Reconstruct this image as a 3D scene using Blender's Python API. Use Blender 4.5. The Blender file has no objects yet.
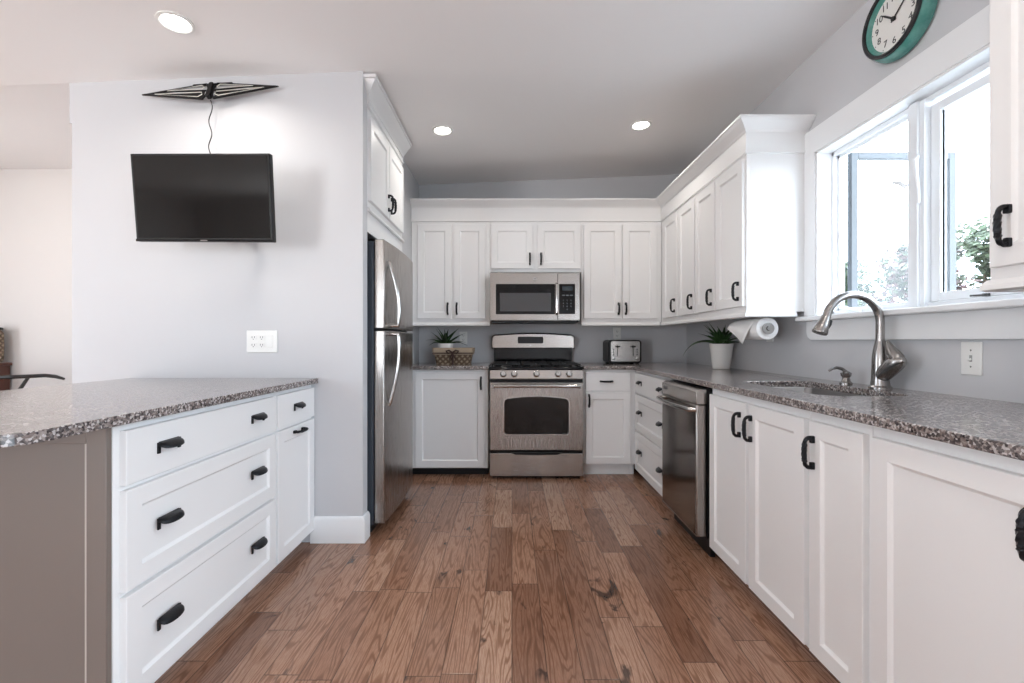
import bpy, bmesh, math, random
from mathutils import Vector, Matrix
random.seed(7)
PI = math.pi
sc = bpy.context.scene
C = sc.collection

# ------------------------------------------------------------------ camera, world, exposure
cd = bpy.data.cameras.new('camera'); cam = bpy.data.objects.new('camera', cd); C.objects.link(cam)
cam.location = (0, 0, 1.12); cam.rotation_euler = (PI/2, 0, 0)
cd.sensor_width = 36; cd.lens = 16.0; cd.clip_start = 0.02; cd.clip_end = 300
sc.camera = cam
sc.view_settings.view_transform = 'Standard'; sc.view_settings.look = 'None'
sc.view_settings.exposure = 0.74; sc.view_settings.gamma = 1.0; sc.view_settings.use_curve_mapping = False
w = bpy.data.worlds.new('world'); sc.world = w; w.use_nodes = True
bg = w.node_tree.nodes['Background']; bg.inputs[0].default_value = (0.86, 0.94, 1.0, 1); bg.inputs[1].default_value = 7.0
WTOP, WLOW = (0.77, 0.91, 1.05), (1.72, 1.73, 1.74)   # open sky above the horizon, lower half made brighter as fill for the ceiling
_g = w.node_tree.nodes; _tc = _g.new('ShaderNodeTexCoord'); _sx = _g.new('ShaderNodeSeparateXYZ'); _rp = _g.new('ShaderNodeValToRGB')
_rp.color_ramp.elements[0].position = .47; _rp.color_ramp.elements[0].color = (*WLOW, 1); _rp.color_ramp.elements[1].position = .53; _rp.color_ramp.elements[1].color = (*WTOP, 1)
_ma = _g.new('ShaderNodeMath'); _ma.operation = 'MULTIPLY_ADD'; _ma.inputs[1].default_value = .5; _ma.inputs[2].default_value = .5
_l = w.node_tree.links.new; _l(_tc.outputs['Generated'], _sx.inputs[0]); _l(_sx.outputs[2], _ma.inputs[0]); _l(_ma.outputs[0], _rp.inputs[0]); _l(_rp.outputs[0], bg.inputs[0])
sc.cycles.use_denoising = True
sc.cycles.max_bounces = 8; sc.cycles.diffuse_bounces = 5; sc.cycles.glossy_bounces = 4
sc.cycles.sample_clamp_indirect = 6.0; sc.cycles.caustics_reflective = False; sc.cycles.caustics_refractive = False

def area(name, loc, rot, sx, sy, energy, color=(1, 1, 1), portal=False, shape='RECTANGLE'):
    l = bpy.data.lights.new(name, 'AREA'); l.shape = shape; l.size = sx; l.size_y = sy; l.energy = energy; l.color = color
    if portal: l.cycles.is_portal = True
    o = bpy.data.objects.new(name, l); C.objects.link(o); o.location = loc; o.rotation_euler = rot
    return o
# daylight portals: one on each glazed opening, so the sky is sampled through it
XW_ = 1.68
area('window_portal', (1.83, 1.92, 1.74), (0, PI/2, 0), 0.95, 1.2, 1, portal=True)
area('rear_portal', (-3.75, -3.26, 1.15), (PI/2, 0, 0), 1.5, 2.1, 1, portal=True)
area('fill_window_portal', (XW_+.08, -1.65, 1.15), (0, PI/2, 0), 2.1, 2.4, 1, portal=True)
area('side_portal', (-6.06, 1.7, 1.35), (0, -PI/2, 0), 1.9, 1.2, 1, portal=True)

# ------------------------------------------------------------------ materials
def mat(name, col, rough=0.5, metal=0.0, spec=0.5, **k):
    m = bpy.data.materials.new(name); m.use_nodes = True
    b = m.node_tree.nodes['Principled BSDF']
    b.inputs['Base Color'].default_value = (*col, 1); b.inputs['Roughness'].default_value = rough
    b.inputs['Metallic'].default_value = metal; b.inputs['Specular IOR Level'].default_value = spec
    if 'coat' in k: b.inputs['Coat Weight'].default_value = k['coat']; b.inputs['Coat Roughness'].default_value = k.get('coat_rough', .1)
    if 'emit' in k: b.inputs['Emission Color'].default_value = (*k['emit'], 1); b.inputs['Emission Strength'].default_value = k['strength']
    return m
class NT:
    def __init__(s, m): s.t = m.node_tree; s.b = s.t.nodes['Principled BSDF']
    def n(s, typ, **kw):
        x = s.t.nodes.new(typ)
        for a, v in kw.items(): setattr(x, a, v)
        return x
    def l(s, a, b): s.t.links.new(a, b)
    def val(s, sock, v):
        if hasattr(v, 'is_output') or isinstance(v, bpy.types.NodeSocket): s.l(v, sock)
        else: sock.default_value = v
    def math(s, op, a, b=0.0, c=None):
        x = s.n('ShaderNodeMath', operation=op); s.val(x.inputs[0], a); s.val(x.inputs[1], b)
        if c is not None: s.val(x.inputs[2], c)
        return x.outputs[0]
    def mix(s, f, a, b, blend='MIX'):
        x = s.n('ShaderNodeMix', data_type='RGBA', blend_type=blend); s.val(x.inputs[0], f)
        for i, v in ((6, a), (7, b)):
            if isinstance(v, tuple): x.inputs[i].default_value = (*v, 1)
            else: s.l(v, x.inputs[i])
        return x.outputs[2]
    def ramp(s, f, stops, interp='LINEAR'):
        x = s.n('ShaderNodeValToRGB'); r = x.color_ramp; r.interpolation = interp
        while len(r.elements) < len(stops): r.elements.new(.5)
        for e, (p, c) in zip(r.elements, stops): e.position = p; e.color = (*c, 1) if isinstance(c, tuple) else (c, c, c, 1)
        s.l(f, x.inputs[0]); return x.outputs[0]
    def noise(s, vec, scale, detail=3, rough=.5, dist=0, dim='3D'):
        x = s.n('ShaderNodeTexNoise', noise_dimensions=dim); s.l(vec, x.inputs['Vector'])
        x.inputs['Scale'].default_value = scale; x.inputs['Detail'].default_value = detail
        x.inputs['Roughness'].default_value = rough; x.inputs['Distortion'].default_value = dist
        return x.outputs['Fac']
    def obj(s): return s.n('ShaderNodeTexCoord').outputs['Object']
    def scaled(s, vec, sc_, loc=(0, 0, 0)):
        x = s.n('ShaderNodeMapping'); s.l(vec, x.inputs[0]); x.inputs['Scale'].default_value = sc_; x.inputs['Location'].default_value = loc
        return x.outputs[0]
    def bump(s, h, strength=.2, dist=.002):
        x = s.n('ShaderNodeBump'); x.inputs['Strength'].default_value = strength; x.inputs['Distance'].default_value = dist
        s.l(h, x.inputs['Height']); s.l(x.outputs[0], s.b.inputs['Normal'])

def paint(name, col, rough=.55, bump=.06, scale=160):
    m = mat(name, col, rough); t = NT(m); co = t.obj()
    t.l(t.mix(t.noise(co, 1.6, 2), tuple(c*.975 for c in col), col), t.b.inputs['Base Color'])
    t.bump(t.noise(co, scale, 3), bump, .001); return m
def steel(name, col, rough=.27, stretch=(1, 1, 90), brush=.04):
    m = mat(name, col, rough, 1.0); t = NT(m); v = t.scaled(t.obj(), stretch)
    nf = t.noise(v, 9, 4, .6)
    x = t.math('MULTIPLY_ADD', nf, .16, rough-.08); t.l(x, t.b.inputs['Roughness'])
    t.bump(nf, brush, .001); return m

WALL = paint('wall_paint', (.595, .60, .62), .6)
WARM = paint('dining_wall_paint', (.74, .71, .69), .6)
CEIL = paint('ceiling_paint', (.90, .885, .88), .7)
WHITE = paint('cabinet_paint', (.84, .84, .84), .38, .02, 60)
TRIM = paint('trim_paint', (.83, .84, .85), .38, .02, 60)
TAUPE = paint('taupe_panel_paint', (.18, .145, .125), .42, .03, 60)
VINYL = mat('window_vinyl', (.82, .85, .88), .3)
IRON = mat('black_iron', (.007, .008, .011), .36, .3, .4); _t = NT(IRON); _t.bump(_t.noise(_t.obj(), 220, 3), .5, .001)
STEEL = steel('brushed_steel', (.37, .345, .325), .27, (90, 90, 1), .015)
STEELH = steel('steel_horizontal_brush', (.42, .392, .37), .25, (1, 1, 90))
CHROME = mat('polished_steel', (.50, .49, .48), .16, 1.0)
NICKEL = mat('brushed_nickel', (.34, .325, .315), .26, 1.0)
SINKM = mat('sink_steel', (.26, .26, .27), .32, 1.0)
BLACK = mat('black_plastic', (.007, .007, .008), .4, 0, .3)
GLOSS = mat('black_glass', (.004, .004, .005), .07, 0, .35)
GREYGL = mat('smoked_glass', (.060, .060, .064), .16, 0, .6)
OVENGL = mat('oven_glass', (.006, .005, .005), .12, 0, .35)
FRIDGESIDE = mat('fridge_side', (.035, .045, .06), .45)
CASTI = mat('cast_iron', (.008, .008, .009), .5, 0, .35)
PLASTIC = mat('white_plastic', (.80, .80, .78), .35)
SLOT = mat('socket_slot', (.05, .05, .05), .6)
PAPER = mat('paper_towel', (.86, .85, .84), .9); _t = NT(PAPER); _t.bump(_t.noise(_t.obj(), 180, 2), .3, .002)
CERAMIC = mat('white_ceramic', (.80, .79, .77), .3)
SOIL = mat('soil', (.03, .02, .012), .95)
TEAL = mat('teal_enamel', (.07, .27, .235), .25, 0, .5, coat=.4); _t = NT(TEAL)
_t.l(_t.mix(_t.ramp(_t.noise(_t.obj(), 14, 4, .7), [(.35, 0.), (.75, 1.)]), (.055, .23, .20), (.14, .38, .33)), _t.b.inputs['Base Color'])
CLOCKF = mat('clock_paper', (.80, .79, .76), .5); INK = mat('ink', (.02, .02, .02), .5)
DARKWOOD = mat('dark_chair_wood', (.012, .009, .008), .35)
REDWOOD = mat('mahogany', (.09, .028, .016), .35)
WHITEMARK = mat('white_outline', (.85, .83, .76), .5)
CORD = mat('cord', (.02, .02, .02), .5)
LENS = mat('lamp_lens', (.9, .9, .9), .5, emit=(1, .97, .92), strength=9)
GLASS = mat('window_glass', (1, 1, 1), 0.0); _b = GLASS.node_tree.nodes['Principled BSDF']
_nt = NT(GLASS); _tr = _nt.n('ShaderNodeBsdfTransparent'); _gl = _nt.n('ShaderNodeBsdfGlossy'); _gl.inputs['Roughness'].default_value = 0.0
_mx = _nt.n('ShaderNodeMixShader'); _fr = _nt.n('ShaderNodeLayerWeight'); _nt.l(_nt.math('MULTIPLY_ADD', _nt.math('POWER', _fr.outputs['Facing'], 5.0), .8, .03), _mx.inputs[0]); _nt.l(_tr.outputs[0], _mx.inputs[1]); _nt.l(_gl.outputs[0], _mx.inputs[2])
_nt.l(_mx.outputs[0], GLASS.node_tree.nodes['Material Output'].inputs[0])

def leafmat(name, a, b, rough=.4):
    m = mat(name, a, rough); t = NT(m)
    t.l(t.mix(t.ramp(t.noise(t.obj(), 9, 2), [(.35, 0.), (.65, 1.)]), a, b), t.b.inputs['Base Color']); return m
LEAF = leafmat('houseplant_leaf', (.010, .032, .010), (.035, .085, .022))
FOL = [leafmat('foliage_a', (.022, .040, .016), (.052, .076, .034), .6), leafmat('foliage_b', (.030, .048, .022), (.066, .084, .048), .6)]
BLOSSOM = leafmat('foliage_pink', (.105, .045, .045), (.12, .08, .075), .6)
BARK = mat('bark', (.10, .07, .05), .9)
BOUNCE_GROUND = paint('pale_bounce_ground', (.42, .42, .41), .9)

def granite():
    m = mat('granite', (.3, .28, .27), .13, 0, .7); t = NT(m); co = t.obj()
    v = t.n('ShaderNodeTexVoronoi'); v.inputs['Scale'].default_value = 175; t.l(co, v.inputs['Vector'])
    cell = t.n('ShaderNodeSeparateColor'); t.l(v.outputs['Color'], cell.inputs[0])
    c1 = t.ramp(cell.outputs[0], [(0, (.012, .013, .018)), (.24, (.040, .035, .040)), (.42, (.16, .125, .115)), (.62, (.31, .27, .255)), (.84, (.60, .57, .56))], 'CONSTANT')
    n = t.noise(co, 75, 4, .7, .4)
    c2 = t.ramp(n, [(.36, (.05, .042, .042)), (.46, (.20, .16, .145)), (.56, (.40, .35, .33)), (.68, (.60, .56, .54))])
    t.l(t.mix(.30, c1, c2), t.b.inputs['Base Color'])
    t.l(t.math('MULTIPLY_ADD', n, .08, .09), t.b.inputs['Roughness'])
    return m
GRANITE = granite()

def oak():
    m = mat('oak_planks', (.4, .25, .17), .25, 0, .5); t = NT(m); co = t.obj()
    s = t.n('ShaderNodeSeparateXYZ'); t.l(co, s.inputs[0]); X, Y = s.outputs[0], s.outputs[1]
    W = .119
    rx = t.math('DIVIDE', X, W); row = t.math('FLOOR', rx); fx = t.math('FRACT', rx)
    wn = t.n('ShaderNodeTexWhiteNoise', noise_dimensions='1D'); t.l(row, wn.inputs['W']); r1 = wn.outputs['Value']
    wn2 = t.n('ShaderNodeTexWhiteNoise', noise_dimensions='1D'); t.l(t.math('ADD', row, 77.3), wn2.inputs['W'])
    L = t.math('MULTIPLY_ADD', wn2.outputs['Value'], .75, .50)
    ry = t.math('ADD', t.math('DIVIDE', Y, L), t.math('MULTIPLY', r1, 37)); idy = t.math('FLOOR', ry); fy = t.math('FRACT', ry)
    cv = t.n('ShaderNodeCombineXYZ'); t.l(row, cv.inputs[0]); t.l(idy, cv.inputs[1])
    wn3 = t.n('ShaderNodeTexWhiteNoise', noise_dimensions='2D'); t.l(cv.outputs[0], wn3.inputs['Vector'])
    sp = t.n('ShaderNodeSeparateColor'); t.l(wn3.outputs['Color'], sp.inputs[0]); a, b, c = sp.outputs
    tone = t.ramp(a, [(0, (.25, .125, .078)), (.2, (.34, .180, .115)), (.5, (.42, .235, .155)), (.8, (.48, .28, .19)), (1, (.54, .345, .245))])
    # grain: coordinates stretched along the plank, shifted per plank
    g = t.n('ShaderNodeCombineXYZ')
    t.l(t.math('MULTIPLY_ADD', b, 31.0, X), g.inputs[0]); t.l(t.math('MULTIPLY_ADD', a, 57.0, t.math('MULTIPLY', Y, .085)), g.inputs[1]); t.l(t.math('MULTIPLY', c, 9.0), g.inputs[2])
    big = t.noise(g.outputs[0], 13, 2, .5, .2)
    rings = t.math('SINE', t.math('MULTIPLY', big, 95.0))
    fine = t.noise(t.scaled(g.outputs[0], (9, 6, 1)), 45, 4, .6)
    col = t.mix(t.ramp(rings, [(.1, 0.), (.95, .95)]), tone, t.mix(1., tone, (.42, .34, .28), 'MULTIPLY'))
    col = t.mix(t.ramp(fine, [(.40, .65), (.60, 0.)]), col, t.mix(1., tone, (.50, .42, .36), 'MULTIPLY'))
    mot = t.noise(t.scaled(co, (6, 2.2, 1)), 1.2, 3)
    col = t.mix(t.math('MULTIPLY', mot, .4), col, (.27, .15, .10))
    # dark knots and mineral streaks in some planks
    kn = t.noise(t.scaled(g.outputs[0], (1, 5, 1)), 9, 3, .6, 1.2)
    km = t.math('MULTIPLY', t.ramp(kn, [(.63, 0.), (.70, 1.)]), t.math('GREATER_THAN', c, .45))
    col = t.mix(t.math('MULTIPLY', km, .85), col, (.028, .016, .012))
    ex = t.math('MINIMUM', fx, t.math('SUBTRACT', 1., fx)); ey = t.math('MULTIPLY', t.math('MINIMUM', fy, t.math('SUBTRACT', 1., fy)), t.math('DIVIDE', L, W))
    e = t.math('MINIMUM', ex, ey); gap = t.ramp(e, [(.006, 1.), (.022, 0.)])
    col = t.mix(t.math('MULTIPLY', gap, .75), col, (.03, .016, .010))
    t.l(col, t.b.inputs['Base Color'])
    t.l(t.math('MULTIPLY_ADD', fine, .16, .10), t.b.inputs['Roughness'])
    h = t.math('SUBTRACT', t.math('MULTIPLY', fine, .25), t.math('MULTIPLY', gap, 1.0)); t.bump(h, .22, .002)
    return m
OAK = oak()
def wicker():
    m = mat('wicker', (.25, .17, .10), .7); t = NT(m); co = t.obj()
    w1 = t.n('ShaderNodeTexWave', bands_direction='DIAGONAL'); w1.inputs['Scale'].default_value = 13; w1.inputs['Distortion'].default_value = 2; t.l(co, w1.inputs[0])
    w2 = t.n('ShaderNodeTexWave', bands_direction='DIAGONAL'); w2.inputs['Scale'].default_value = 13; w2.inputs['Distortion'].default_value = 2; t.l(t.scaled(co, (-1, -1, 1)), w2.inputs[0])
    f = t.math('MULTIPLY', w1.outputs['Fac'], w2.outputs['Fac'])
    t.l(t.mix(f, (.12, .075, .045), (.48, .38, .27)), t.b.inputs['Base Color']); t.bump(f, .8, .004); return m
WICKER = wicker(); LINER = mat('basket_liner', (.42, .33, .24), .8); RIBBON = mat('brown_ribbon', (.05, .022, .018), .7)

# ------------------------------------------------------------------ mesh helpers
class B:
    def __init__(s): s.m = bmesh.new()
    def box(s, x0, x1, y0, y1, z0, z1, mi=0, smooth=False):
        v = [s.m.verts.new((x, y, z)) for z in (z0, z1) for y in (y0, y1) for x in (x0, x1)]
        for q in ((0, 2, 3, 1), (4, 5, 7, 6), (0, 1, 5, 4), (2, 6, 7, 3), (0, 4, 6, 2), (1, 3, 7, 5)):
            f = s.m.faces.new([v[i] for i in q]); f.material_index = mi
        return s
    def rings(s, rings, cap=True, closed=False, mi=0):
        R = [[s.m.verts.new(p) for p in r] for r in rings]; n = len(R[0])
        pairs = list(zip(R, R[1:])) + ([(R[-1], R[0])] if closed else [])
        for a, b in pairs:
            for i in range(n):
                f = s.m.faces.new((a[i], a[(i+1) % n], b[(i+1) % n], b[i])); f.material_index = mi
        if cap and not closed:
            f = s.m.faces.new(R[0][::-1]); f.material_index = mi
            f = s.m.faces.new(R[-1]); f.material_index = mi
        return s
    def tube(s, pts, r, seg=10, twist=0.0, sq=False, mi=0, up=None):
        pts = [Vector(p) for p in pts]; n = len(pts); rr = r if isinstance(r, (list, tuple)) else [r]*n
        tg = [(pts[min(i+1, n-1)] - pts[max(i-1, 0)]).normalized() for i in range(n)]
        u = Vector(up) if up else (Vector((0, 0, 1)) if abs(tg[0].z) < .9 else Vector((1, 0, 0)))
        u = (u - tg[0]*u.dot(tg[0])).normalized(); out = []
        for i in range(n):
            u = (u - tg[i]*u.dot(tg[i])).normalized(); v = tg[i].cross(u)
            ph = twist*i/max(1, n-1)
            out.append([pts[i] + (u*math.cos(2*PI*k/seg+ph) + v*math.sin(2*PI*k/seg+ph))*rr[i] for k in range(seg)])
        return s.rings(out, mi=mi)
    def cyl(s, p0, p1, r0, r1=None, seg=20, mi=0): return s.tube([p0, p1], [r0, r0 if r1 is None else r1], seg, mi=mi)
    def lathe(s, prof, seg=28, c=(0, 0, 0), axis='z', mi=0, cap=True):
        out = []
        for r, h in prof:
            ring = []
            for k in range(seg):
                a = 2*PI*k/seg; x, y = r*math.cos(a), r*math.sin(a)
                p = {'z': (x, y, h), 'y': (x, h, y), 'x': (h, x, y)}[axis]
                ring.append(Vector(p) + Vector(c))
            out.append(ring)
        return s.rings(out, cap=cap, mi=mi)
    def prism(s, poly, lo, hi, plane='xz', mi=0):
        def P(a, b, c): return {'xz': (a, c, b), 'xy': (a, b, c), 'yz': (c, a, b)}[plane]
        return s.rings([[P(a, b, lo) for a, b in poly], [P(a, b, hi) for a, b in poly]], mi=mi)
    def sweep(s, path, prof, z0=0, mi=0):   # path: 2D points, room side on the left of travel reversed by sign of profile; prof: (out, z)
        P = [Vector(p) for p in path]; out = []
        for i, p in enumerate(P):
            d = []
            if i: d.append((P[i]-P[i-1]).normalized())
            if i < len(P)-1: d.append((P[i+1]-P[i]).normalized())
            ns = [Vector((q.y, -q.x)) for q in d]
            nn = sum(ns, Vector((0, 0))).normalized(); k = 1/max(.2, nn.dot(ns[0]))
            out.append([(p.x + nn.x*k*o, p.y + nn.y*k*o, z0+z) for o, z in prof])
        return s.rings(out, mi=mi)
    def obj(s, name, mats, parent=None, loc=(0, 0, 0), rot=(0, 0, 0), bevel=0, seg=2, smooth=35):
        bmesh.ops.recalc_face_normals(s.m, faces=s.m.faces)
        me = bpy.data.meshes.new(name); s.m.to_mesh(me); s.m.free()
        for m in (mats if isinstance(mats, (list, tuple)) else [mats]): me.materials.append(m)
        for p in me.polygons: p.use_smooth = True
        me.set_sharp_from_angle(angle=math.radians(smooth))
        return put(name, me, parent, loc, rot, bevel, seg)
def put(name, me, parent=None, loc=(0, 0, 0), rot=(0, 0, 0), bevel=0, seg=2):
    o = bpy.data.objects.new(name, me); C.objects.link(o); o.location = loc; o.rotation_euler = rot
    if parent: o.parent = parent
    if bevel:
        b = o.modifiers.new('bevel', 'BEVEL'); b.width = bevel; b.segments = seg; b.limit_method = 'ANGLE'; b.angle_limit = math.radians(40)
    return o
def tag(o, label=None, cat=None, group=None, kind=None):
    if label: o['label'] = label
    if cat: o['category'] = cat
    if group: o['group'] = group
    if kind: o['kind'] = kind
    return o
def thing(name, label, cat, loc=(0, 0, 0), rotz=0, group=None):
    o = bpy.data.objects.new(name, None); C.objects.link(o); o.empty_display_size = .1
    o.location = loc; o.rotation_euler = (0, 0, rotz); return tag(o, label, cat, group)
def struct(o): o['kind'] = 'structure'; return o
def bx(name, m, x0, x1, y0, y1, z0, z1, parent=None, bevel=0): return B().box(x0, x1, y0, y1, z0, z1).obj(name, m, parent, bevel=bevel)
def rrect(x0, x1, z0, z1, r, n=5):
    pts = []
    for cx, cz, a0 in ((x1-r, z0+r, -PI/2), (x1-r, z1-r, 0), (x0+r, z1-r, PI/2), (x0+r, z0+r, PI)):
        for i in range(n+1):
            a = a0 + PI/2*i/n; pts.append((cx+r*math.cos(a), cz+r*math.sin(a)))
    return pts
def slab(name, outlines, z0, z1, m, parent=None, bevel=.003):   # 2D outline with holes, extruded
    cu = bpy.data.curves.new(name, 'CURVE'); cu.dimensions = '2D'; cu.fill_mode = 'BOTH'
    for ol in outlines:
        sp = cu.splines.new('POLY'); sp.points.add(len(ol)-1); sp.use_cyclic_u = True
        for p, (x, y) in zip(sp.points, ol): p.co = (x, y, 0, 1)
    cu.extrude = (z1-z0)/2
    t = bpy.data.objects.new('tmp', cu); C.objects.link(t)
    dg = bpy.context.evaluated_depsgraph_get(); me = bpy.data.meshes.new_from_object(t.evaluated_get(dg)); bpy.data.objects.remove(t)
    bm = bmesh.new(); bm.from_mesh(me); bmesh.ops.remove_doubles(bm, verts=bm.verts, dist=1e-5)
    bmesh.ops.translate(bm, verts=bm.verts, vec=(0, 0, (z0+z1)/2)); bpy.data.meshes.remove(me)
    b = B(); b.m.free(); b.m = bm
    return b.obj(name, m, parent, bevel=bevel, seg=3)
def text(name, s_, size, m, parent, loc, rot, ext=.0006, align='CENTER'):
    cu = bpy.data.curves.new(name, 'FONT'); cu.body = s_; cu.size = size; cu.extrude = ext; cu.align_x = align; cu.align_y = 'CENTER'
    t = bpy.data.objects.new('tmp', cu); C.objects.link(t)
    dg = bpy.context.evaluated_depsgraph_get(); me = bpy.data.meshes.new_from_object(t.evaluated_get(dg)); bpy.data.objects.remove(t)
    me.name = name; me.materials.clear(); me.materials.append(m)
    return put(name, me, parent, loc, rot)

# ------------------------------------------------------------------ room shell
XW = 1.68; YB = 4.38; FL = -.895
struct(bx('floor', OAK, -6.05, XW+.14, -3.3, 4.75, -.1, 0))
def cz(x): return 2.628 + .04*(x+.85)
b = B(); b.rings([[(x, y, cz(x)+d) for x, d in ((-6.1, 0), (XW+.14, 0), (XW+.14, .12), (-6.1, .12))] for y in (-3.35, 2.54)])
b.rings([[(x, y, cz(x)+d) for x, d in ((-2.456, 0), (XW+.14, 0), (XW+.14, .12), (-2.456, .12))] for y in (2.54, 4.75)])
struct(b.obj('ceiling', CEIL))
b = B(); zc = cz(-2.456)
b.rings([[(-6.1, y, z+d-.0), (-2.456, y, z+d), (-2.456, y, z+d+.12), (-6.1, y, z+d+.12)] for y, z, d in ((2.54, zc, 0), (4.7, 2.88, 0))])
struct(b.obj('ceiling', CEIL))
b = B(); b.box(-1.6, XW+.14, YB, YB+.1, 0, 2.9); struct(b.obj('wall_back', WALL))
# right wall round the window opening
WY0, WY1, WZ0, WZ1 = 1.365, 2.489, 1.262, 2.156
b = B(); b.box(XW, XW+.12, -3.3, -2.85, 0, 2.9).box(XW, XW+.12, -2.85, -.45, 2.2, 2.9).box(XW, XW+.12, -2.85, -.45, 0, .1).box(XW, XW+.12, -.45, WY0, 0, 2.9).box(XW, XW+.12, WY1, YB, 0, 2.9).box(XW, XW+.12, WY0, WY1, 0, WZ0).box(XW, XW+.12, WY0, WY1, WZ1, 2.9)
struct(b.obj('wall_right', WALL))
b = B(); b.box(-2.456, -.833, 2.54, 2.62, 0, 2.8).box(-2.47, -2.456, 2.54, 2.62, 2.34, 2.8); struct(b.obj('wall_television', WALL))
b = B(); b.box(-1.60, -1.50, 2.62, YB, 0, 2.8).box(-1.5, FL, 3.47, 3.53, 0, 2.8).box(FL-.09, FL, 3.53, YB, 0, 2.8); struct(b.obj('wall_left', WALL))
b = B(); b.box(-6.1, -1.6, 4.6, 4.7, 0, 3.0); struct(b.obj('wall_dining', WARM))
b = B(); b.box(-6.15, -6.05, -3.3, 1.1, 0, 3.0).box(-6.15, -6.05, 2.3, 4.7, 0, 3.0).box(-6.15, -6.05, 1.1, 2.3, 0, .4).box(-6.15, -6.05, 1.1, 2.3, 2.3, 3.0); struct(b.obj('wall_far_left', WARM))
b = B(); b.box(-6.1, -4.5, -3.35, -3.25, 0, 2.9).box(-3.0, XW+.14, -3.35, -3.25, 0, 2.9).box(-4.5, -3.0, -3.35, -3.25, 2.2, 2.9).box(-4.5, -3.0, -3.35, -3.25, 0, .08)
struct(b.obj('wall_rear', WARM))
wf = B()
for x in (-4.5, -3.06): wf.box(x, x+.06, -3.33, -3.26, .08, 2.2)
wf.box(-4.5, -3.0, -3.33, -3.26, .08, .14).box(-4.5, -3.0, -3.33, -3.26, 2.14, 2.2); struct(wf.obj('window_2', VINYL))
wf = B()
for y in (-2.85, -1.68, -.51): wf.box(XW+.02, XW+.09, y, y+.06, .1, 2.2)
wf.box(XW+.02, XW+.09, -2.85, -.45, .1, .18).box(XW+.02, XW+.09, -2.85, -.45, 2.12, 2.2); struct(wf.obj('added_fill_window', VINYL))  # unseen window added to throw daylight onto the peninsula drawers
wf = B()
for y in (1.1, 2.24): wf.box(-6.13, -6.07, y, y+.06, .4, 2.3)
wf.box(-6.13, -6.07, 1.1, 2.3, .4, .46).box(-6.13, -6.07, 1.1, 2.3, 2.24, 2.3); struct(wf.obj('window_3', VINYL))
# baseboard round the end of the television wall
bp = [(0, 0), (.016, 0), (.016, .125), (.010, .140), (.004, .145), (0, .145)]
struct(B().sweep([(-1.12, 2.54), (-.833, 2.54), (-.833, 2.62)], bp).obj('baseboard_left', TRIM))
struct(B().sweep([(-6.0, 4.6), (-1.7, 4.6)], bp).obj('baseboard_dining', TRIM))

# ------------------------------------------------------------------ kitchen window
win = thing('window_1', 'white casement window above the sink with its left sash swung open', 'window', (XW, 1.93, WZ0)); del win['category']; win['kind'] = 'structure'
def W(name, bb, m=VINYL, par=win, bev=.002):
    o = bb.obj(name, m, par, bevel=bev); o.location = Vector(o.location) - (win.location if par is win else Vector()); return o
T0, T1 = 1.27, 2.58
b = B(); b.box(XW-.025, XW, T0, T1, WZ1, 2.29).box(XW-.025, XW, WY1, T1, WZ0, WZ1).box(XW-.025, XW, T0, WY0, WZ0, WZ1)
W('window_casing', b, TRIM)
b = B(); b.box(XW-.07, XW+.10, T0, T1+.012, WZ0-.030, WZ0-.004); W('window_sill', b, TRIM, bev=.006)
b = B(); b.prism([(.9, 1.235), (.9, 1.128), (2.53, 1.128), (2.555, 1.145), (2.565, 1.17), (2.565, 1.232), (1.0, 1.232)], XW-.022, XW, 'yz'); W('window_apron', b, TRIM)
b = B()
for y0, y1 in ((WY1-.012, WY1), (WY0, WY0+.012)): b.box(XW-.02, XW+.11, y0, y1, WZ0, WZ1)
b.box(XW-.02, XW+.11, WY0, WY1, WZ1-.012, WZ1); W('window_jamb', b, TRIM)
# fixed frame with a mullion
FX0, FX1 = XW+.06, XW+.12
b = B(); b.box(FX0, FX1, WY0+.012, WY1-.012, WZ0-.004, WZ0+.022).box(FX0, FX1, WY0+.012, WY1-.012, WZ1-.034, WZ1-.012)
b.box(FX0, FX1, WY1-.030, WY1-.012, WZ0, WZ1-.012).box(FX0, FX1, WY0+.012, WY0+.026, WZ0, WZ1-.012)
b.box(FX0-.015, FX1, 1.905, 1.985, WZ0, WZ1-.02); b.box(FX0-.027, FX0-.015, 1.925, 1.965, WZ0, WZ1-.02)
W('window_frame', b)
def sash(name, w_, h_, open_=False):
    r = bpy.data.objects.new(name, None); C.objects.link(r); r.parent = win
    t_ = .036
    f = B(); f.box(0, .03, 0, t_, 0, h_).box(0, .03, w_-t_, w_, 0, h_).box(0, .03, t_, w_-t_, 0, t_).box(0, .03, t_, w_-t_, h_-t_, h_)
    f.box(.008, .022, t_-.008, t_, t_, h_-t_).box(.008, .022, w_-t_, w_-t_+.008, t_, h_-t_)
    f.obj('sash_frame', VINYL, r, bevel=.002)
    B().box(.012, .018, t_-.002, w_-t_+.002, t_-.002, h_-t_+.002).obj('window_pane', GLASS, r)
    return r
s1 = sash('window_sash', .46, .82); s1.location = Vector((FX0+.012, WY0+.028, WZ0+.024)) - win.location
s1.scale = (1, (1.905-WY0-.030)/.46, 1)
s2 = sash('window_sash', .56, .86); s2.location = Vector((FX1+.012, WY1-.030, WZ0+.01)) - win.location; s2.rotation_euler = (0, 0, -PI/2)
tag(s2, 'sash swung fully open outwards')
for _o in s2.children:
    if _o.name.startswith('sash_frame'): _o.data.materials[0] = mat('sash_dimmed_vinyl', (.085, .095, .105), .45)  # open sash vinyl darkened to stay visible in the strong outdoor light
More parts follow.
